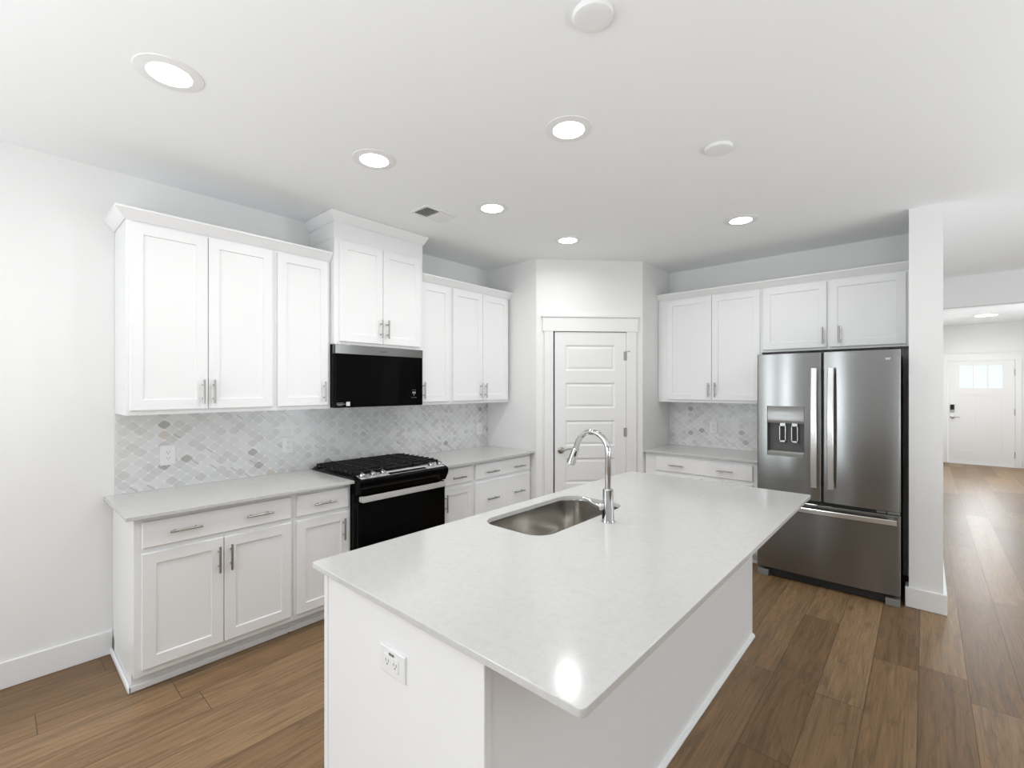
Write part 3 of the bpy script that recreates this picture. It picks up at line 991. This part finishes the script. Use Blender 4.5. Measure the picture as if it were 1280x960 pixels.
MB().prism(dp, 0.25, 0.575, 'x').build('display', 'glass', cpo)
for u in (0.050, 0.132, 0.212, 0.640, 0.722):
    cc = sl0.lerp(sl1, 0.48) + nr * 0.003
    c3 = Vector((u, cc.x, cc.y))
    n3 = Vector((0, nr.x, nr.y))
    k_ = MB().lathe([(0.026, 0), (0.026, 0.004), (0.020, 0.007), (0.018, 0.020), (0.015, 0.024)], c3, n3, 24)
    s3 = Vector((0, sl1.x - sl0.x, sl1.y - sl0.y)).normalized()
    k_.tube([tuple(c3 + n3 * 0.023 - s3 * 0.016), tuple(c3 + n3 * 0.028), tuple(c3 + n3 * 0.023 + s3 * 0.016)], 0.0045, 8)
    k_.build('knob', 'chrome', cpo)
od = MB().box(0.006, RW - 0.006, -0.691, -0.641, 0.185, 0.807, 0.006, 2).build('oven_door', 'glass', rg)
hb = MB().box(0.012, RW - 0.040, -0.742, -0.724, 0.772, 0.812, 0.004, 2)
for a_ in (0.012, RW - 0.068):
    hb.box(a_, a_ + 0.028, -0.735, -0.690, 0.772, 0.808, 0.004, 2)
hb.build('handle', 'satin', od)
MB().box(0.006, RW - 0.006, -0.688, -0.641, 0.045, 0.178, 0.005, 2).build('drawer', 'glass', rg)
# burners and grates
for u, d, r_ in ((0.16, 0.20, 0.042), (0.16, 0.46, 0.052), (0.3835, 0.33, 0.060), (0.61, 0.20, 0.042), (0.61, 0.46, 0.052)):
    MB().lathe([(r_ + 0.018, 0), (r_ + 0.016, 0.004), (r_, 0.006), (r_, 0.014), (r_ - 0.006, 0.018)], (u, -d, 0.9275), (0, 0, 1), 24).build('burner', 'iron', rg)
for k in range(3):
    a_ = 0.012 + k * 0.249
    b2 = a_ + 0.245
    gr = MB()
    d0, d1 = 0.075, 0.612
    zt = 0.970
    bw = 0.011
    for u in (a_, b2 - bw):
        gr.box(u, u + bw, -d1, -d0, 0.946, zt - 0.006, 0.002, 1)
    for d in (d0, d1 - bw):
        gr.box(a_, b2, -d - bw, -d, 0.946, zt - 0.006, 0.002, 1)
    for i in range(1, 8):
        d = d0 + (d1 - d0 - bw) * i / 8
        gr.box(a_ - 0.001 - (0.006 if k == 0 else 0), b2 + 0.001 + (0.008 if k == 2 else 0), -d - bw, -d, 0.948, zt, 0.002, 1)
    gr.box((a_ + b2) / 2 - bw / 2, (a_ + b2) / 2 + bw / 2, -d1, -d0, 0.946, zt - 0.001, 0.002, 1)
    for u in (a_, b2 - bw):
        for d in (d0, (d0 + d1) / 2, d1 - bw):
            gr.box(u, u + bw, -d - bw, -d, 0.9276, 0.946)
    gr.build('grate', 'iron', rg, smooth=0)

# ------------------------------------------------------------------ microwave
mw = thing('microwave', 'black over-range microwave with a stainless top band', 'microwave', (XW, 1.624, 0), PI / 2)
MWW = 0.772
mb = MB().box(0.002, MWW - 0.002, -0.352, -0.012, 1.397, 1.854)
for i in range(8):
    mb.box(0.10 + i * 0.07, 0.15 + i * 0.07, -0.30, -0.10, 1.393, 1.3975)
mb.build('body', 'black', mw, smooth=0)
md_ = MB().box(0.001, MWW - 0.001, -0.393, -0.3525, 1.396, 1.7865, 0.004, 2).build('door', 'glass', mw)
MB().box(0.001, MWW - 0.001, -0.395, -0.3525, 1.787, 1.8545, 0.003, 2).build('vent_band', 'steel', mw)
lg = text_mesh('Whirlpool', 0.016)
lg.bm.transform(Matrix.Translation((0.395, -0.3956, 1.818)))
lg.build('logo', 'darkgrey', mw, smooth=0)
lb = MB().box(0.085, 0.115, -0.3936, -0.393, 1.408, 1.438)
lb.build('sticker', 'sticker', mw, smooth=0)
ln = MB()
for i, (a_, b2) in enumerate(((0.012, 0.062), (0.012, 0.078), (0.018, 0.055))):
    ln.box(a_, b2, -0.3935, -0.393, 1.4285 - i * 0.008, 1.4315 - i * 0.008)
ln.build('printed_lines', 'paleprint', mw, smooth=0)
for a_, b2, c_, d_ in ((0.666, 0.700, 1.505, 1.508), (0.668, 0.681, 1.492, 1.504), (0.685, 0.698, 1.492, 1.504), (0.681, 0.685, 1.476, 1.488)):
    MB().box(a_, b2, -0.3935, -0.393, c_, d_).build('display_mark', 'paleprint', mw, smooth=0)
for zz_, us_ in ((1.522, (0.668, 0.683, 0.698)), (1.460, (0.664, 0.676, 0.690, 0.702))):
    for u in us_:
        MB().box(u - 0.003, u + 0.003, -0.3935, -0.393, zz_ - 0.0015, zz_ + 0.0015).build('touch_mark', 'paleprint', mw, smooth=0)

# ------------------------------------------------------------------ refrigerator
FR0, FR1, FRY = -1.040, -0.127, 4.212
rf = thing('refrigerator', 'stainless French-door refrigerator with ice and water dispenser', 'refrigerator', ((FR0 + FR1) / 2, 4.57, 0), 0)
MB().box(FR0 + 0.006, FR1 - 0.006, 4.290, 4.93, 0.035, 1.795, 0.004, 1).build('body', 'black', rf, world=True)
for a_, b2 in ((FR0 + 0.002, FR0 + 0.084), (FR1 - 0.084, FR1 - 0.002)):
    MB().box(a_, b2, FRY + 0.006, FRY + 0.09, 0.0, 0.050, 0.006, 2).build('foot', 'midgrey', rf, world=True)
MB().box(FR0 + 0.084, FR1 - 0.084, FRY + 0.045, FRY + 0.10, 0.008, 0.068).build('base_grille', 'rubber', rf, world=True, smooth=0)


def bulge(x0_, x1_, depth=0.010, back=0.075, n=28, e=0.010):
    """plan outline of a gently convex door: rounded front corners"""
    out = [(x0_, FRY + back), (x0_, FRY + depth + e)]
    for k in range(5):
        a_ = R(180 + 90 * k / 4)
        out.append((x0_ + e + e * math.cos(a_), FRY + depth + e + e * math.sin(a_)))
    w = x1_ - x0_ - 2 * e
    for k in range(1, n):
        s_ = k / n
        out.append((x0_ + e + w * s_, FRY + depth - depth * (1 - (2 * s_ - 1) ** 2)))
    for k in range(5):
        a_ = R(270 + 90 * k / 4)
        out.append((x1_ - e + e * math.cos(a_), FRY + depth + e + e * math.sin(a_)))
    out += [(x1_, FRY + depth + e), (x1_, FRY + back)]
    return out


SPL = -0.586
DX0, DX1, DZ0, DZ1 = -0.964, -0.702, 0.992, 1.392
cutd = MB().box(DX0, DX1, FRY - 0.05, FRY + 0.07, DZ0, DZ1)
ld = MB().prism(bulge(FR0, SPL - 0.005), 0.664, 1.813, 'z', 0.003, 1).build('door', 'steel', rf, world=True, cut=cutd, smooth=30)
rd = MB().prism(bulge(SPL + 0.004, FR1), 0.664, 1.813, 'z', 0.003, 1).build('door', 'steel', rf, world=True, smooth=30)
dw = MB().prism(bulge(FR0, FR1, 0.012), 0.072, 0.640, 'z', 0.004, 1).build('freezer_drawer', 'steel', rf, world=True, smooth=30)
MB().box(FR0 + 0.004, FR1 - 0.004, FRY + 0.035, FRY + 0.085, 0.630, 0.674).build('gasket', 'rubber', rf, world=True, smooth=0)
MB().box(SPL - 0.006, SPL + 0.005, FRY + 0.03, FRY + 0.08, 0.67, 1.805).build('gasket', 'rubber', rf, world=True, smooth=0)
for o_, x_ in ((ld, -0.6335), (rd, -0.5275)):
    hh = MB()
    rings = []
    for k in range(21):
        s_ = k / 20
        z_ = 0.778 + (1.690 - 0.778) * s_
        y_ = FRY - 0.047 - 0.018 * math.sin(PI * s_)
        w2 = 0.0205
        rings.append([(x_ - w2, y_ + 0.005, z_), (x_ - w2 + 0.005, y_, z_), (x_ + w2 - 0.005, y_, z_), (x_ + w2, y_ + 0.005, z_), (x_ + w2, y_ + 0.014, z_), (x_ - w2, y_ + 0.014, z_)])
    hh.loft(rings)
    for z_ in (0.80, 1.665):
        hh.box(x_ - 0.014, x_ + 0.014, FRY - 0.045, FRY + 0.006, z_ - 0.02, z_ + 0.02, 0.003, 1)
    hh.build('handle', 'steelbright', o_, world=True)
hh = MB()
rings = []
for k in range(29):
    s_ = k / 28
    x_ = -1.022 + (-0.146 + 1.022) * s_
    y_ = FRY - 0.045 - 0.016 * math.sin(PI * s_)
    rings.append([(x_, y_ + 0.005, 0.576), (x_, y_, 0.581), (x_, y_, 0.611), (x_, y_ + 0.005, 0.616), (x_, y_ + 0.014, 0.616), (x_, y_ + 0.014, 0.576)])
hh.loft(rings)
for x_ in (-0.99, -0.178):
    hh.box(x_ - 0.02, x_ + 0.02, FRY - 0.045, FRY + 0.012, 0.582, 0.610, 0.003, 1)
hh.build('handle', 'steelbright', dw, world=True)
MB().box(-0.26, -0.205, FRY + 0.015, FRY + 0.05, 0.646, 0.660, 0.003, 1).box(-0.20, -0.130, FRY + 0.012, FRY + 0.05, 0.645, 0.662, 0.004, 1).build('hinge', 'midgrey', rf, world=True)
# dispenser
ds = MB()
ds.box(DX0, DX0 + 0.004, FRY + 0.004, FRY + 0.068, DZ0, DZ1).box(DX1 - 0.004, DX1, FRY + 0.004, FRY + 0.068, DZ0, DZ1)
ds.box(DX0, DX1, FRY + 0.060, FRY + 0.068, DZ0, DZ1)
dso = ds.build('dispenser', 'darkgrey', ld, world=True, smooth=0)
cpx = MB().prism([(FRY + 0.010, DZ1), (FRY + 0.004, 1.33), (FRY + 0.006, 1.275), (FRY + 0.016, 1.256), (FRY + 0.058, 1.256), (FRY + 0.058, DZ1)], DX0 + 0.004, DX1 - 0.004, 'x')
cpx.build('dispenser_panel', 'panelgrey', ld, world=True, smooth=25)
MB().prism([(FRY + 0.002, DZ0), (FRY + 0.002, 1.018), (FRY + 0.012, 1.030), (FRY + 0.058, 1.030), (FRY + 0.058, DZ0)], DX0 + 0.004, DX1 - 0.004, 'x').build('drip_tray', 'midgrey', ld, world=True, smooth=25)
for a_, b2 in ((-0.881, -0.835), (-0.797, -0.751)):
    q = MB()
    q.box(a_, a_ + 0.006, FRY + 0.030, FRY + 0.040, 1.104, 1.238).box(b2 - 0.006, b2, FRY + 0.030, FRY + 0.040, 1.104, 1.238)
    q.box(a_, b2, FRY + 0.030, FRY + 0.040, 1.104, 1.116).box(a_, b2, FRY + 0.030, FRY + 0.040, 1.232, 1.238)
    q.box(a_ + 0.004, b2 - 0.004, FRY + 0.036, FRY + 0.060, 1.12, 1.256)
    po = q.build('paddle_frame', 'steel', ld, world=True, smooth=0)
    MB().box(a_ + 0.006, b2 - 0.006, FRY + 0.032, FRY + 0.0358, 1.116, 1.232).build('paddle', 'rubber', po, world=True, smooth=0)
lg = text_mesh('Whirlpool', 0.026)
lg.bm.transform(Matrix.Translation((-0.236, FRY + 0.0048, 1.745)))
lg.build('logo', 'trim', rd, world=True, smooth=0)


# ------------------------------------------------------------------ ceiling fixtures
def downlight(x, y, label, lens='lens', r=0.076, power=None):
    t = thing('ceiling_light', label, 'ceiling light', (x, y, ZC), 0, 'recessed ceiling lights')
    MB().lathe([(r, -0.0015), (r, -0.006), (r + 0.004, -0.0075), (r + 0.040, -0.003), (r + 0.042, 0.0)], (0, 0, 0), seg=48).build('trim_ring', 'plastic', t)
    MB().lathe([(0.004, -0.0062), (r * 0.6, -0.0062), (r - 0.0005, -0.0058), (r - 0.0005, -0.002)], (0, 0, 0), seg=48).build('lens', lens, t)
    l = bpy.data.lights.new('lamp_glow', 'AREA')
    l.shape = 'DISK'
    l.size = 2 * r
    l.energy = LAMP_W if power is None else power
    l.color = (1.0, 0.99, 0.98)
    l.spread = R(165)
    o = bpy.data.objects.new('lamp_glow', l)
    o.location = (0, 0, -0.0085)
    o.parent = t
    COL.objects.link(o)
    return t


downlight(-2.262, 0.472, 'round lit ceiling light nearest the viewer on the left, before the range cabinets')
downlight(-2.272, 1.403, 'round lit ceiling light above the floor in front of the range')
downlight(-2.266, 2.332, 'round lit ceiling light just right of the air vent')
downlight(-2.278, 3.273, 'round lit ceiling light nearest the pantry door')
downlight(-1.296, 1.869, 'round lit ceiling light over the island, between the two blank cover plates')
downlight(-1.034, 3.747, 'round lit ceiling light in front of the refrigerator')
downlight(0.80, 11.56, 'round lit ceiling light in the foyer before the front door', 'lens2', 0.14, 10)


def plate(x, y, r, label):
    o = MB().lathe([(r, -0.001), (r, -0.010), (r - 0.004, -0.017), (r - 0.012, -0.020), (r * 0.5, -0.022)], (x, y, ZC)).build('ceiling_cover_plate', 'plastic')
    return tag(o, label, 'cover plate', 'blank ceiling cover plates')


plate(-0.834, 1.344, 0.069, 'round white blank ceiling plate cut by the top of the frame')
plate(-0.807, 2.531, 0.069, 'round white blank ceiling plate toward the refrigerator')
vt = thing('air_vent', 'white rectangular ceiling air vent above the range', 'vent', (-2.657, 2.128, ZC), 0)
f_ = MB()
vx, vy = 0.094, 0.142
f_.box(-vx, vx, -vy, -vy + 0.020, -0.008, -0.0002).box(-vx, vx, vy - 0.020, vy, -0.008, -0.0002)
f_.box(-vx, -vx + 0.020, -vy + 0.020, vy - 0.020, -0.008, -0.0002).box(vx - 0.020, vx, -vy + 0.020, vy - 0.020, -0.008, -0.0002)
f_.box(-vx + 0.020, vx - 0.020, -0.006, 0.006, -0.0075, -0.0002)
f_.build('frame', 'plastic', vt, smooth=0)
MB().box(-vx + 0.02, vx - 0.02, -vy + 0.02, vy - 0.02, -0.0012, -0.0004).build('opening', 'darkgrey', vt, smooth=0)
for i in range(14):
    yv = -0.114 + i * 0.0176
    if abs(yv) < 0.008:
        continue
    s_ = -1 if yv < 0 else 1
    mb = MB().box(-vx + 0.021, vx - 0.021, -0.0068, 0.0068, -0.0005, 0.0005)
    mb.bm.transform(Matrix.Translation((0, yv, -0.0065)) @ Matrix.Rotation(R(-42 * s_), 4, 'X'))
    mb.build('slat', 'plastic', vt, smooth=0)
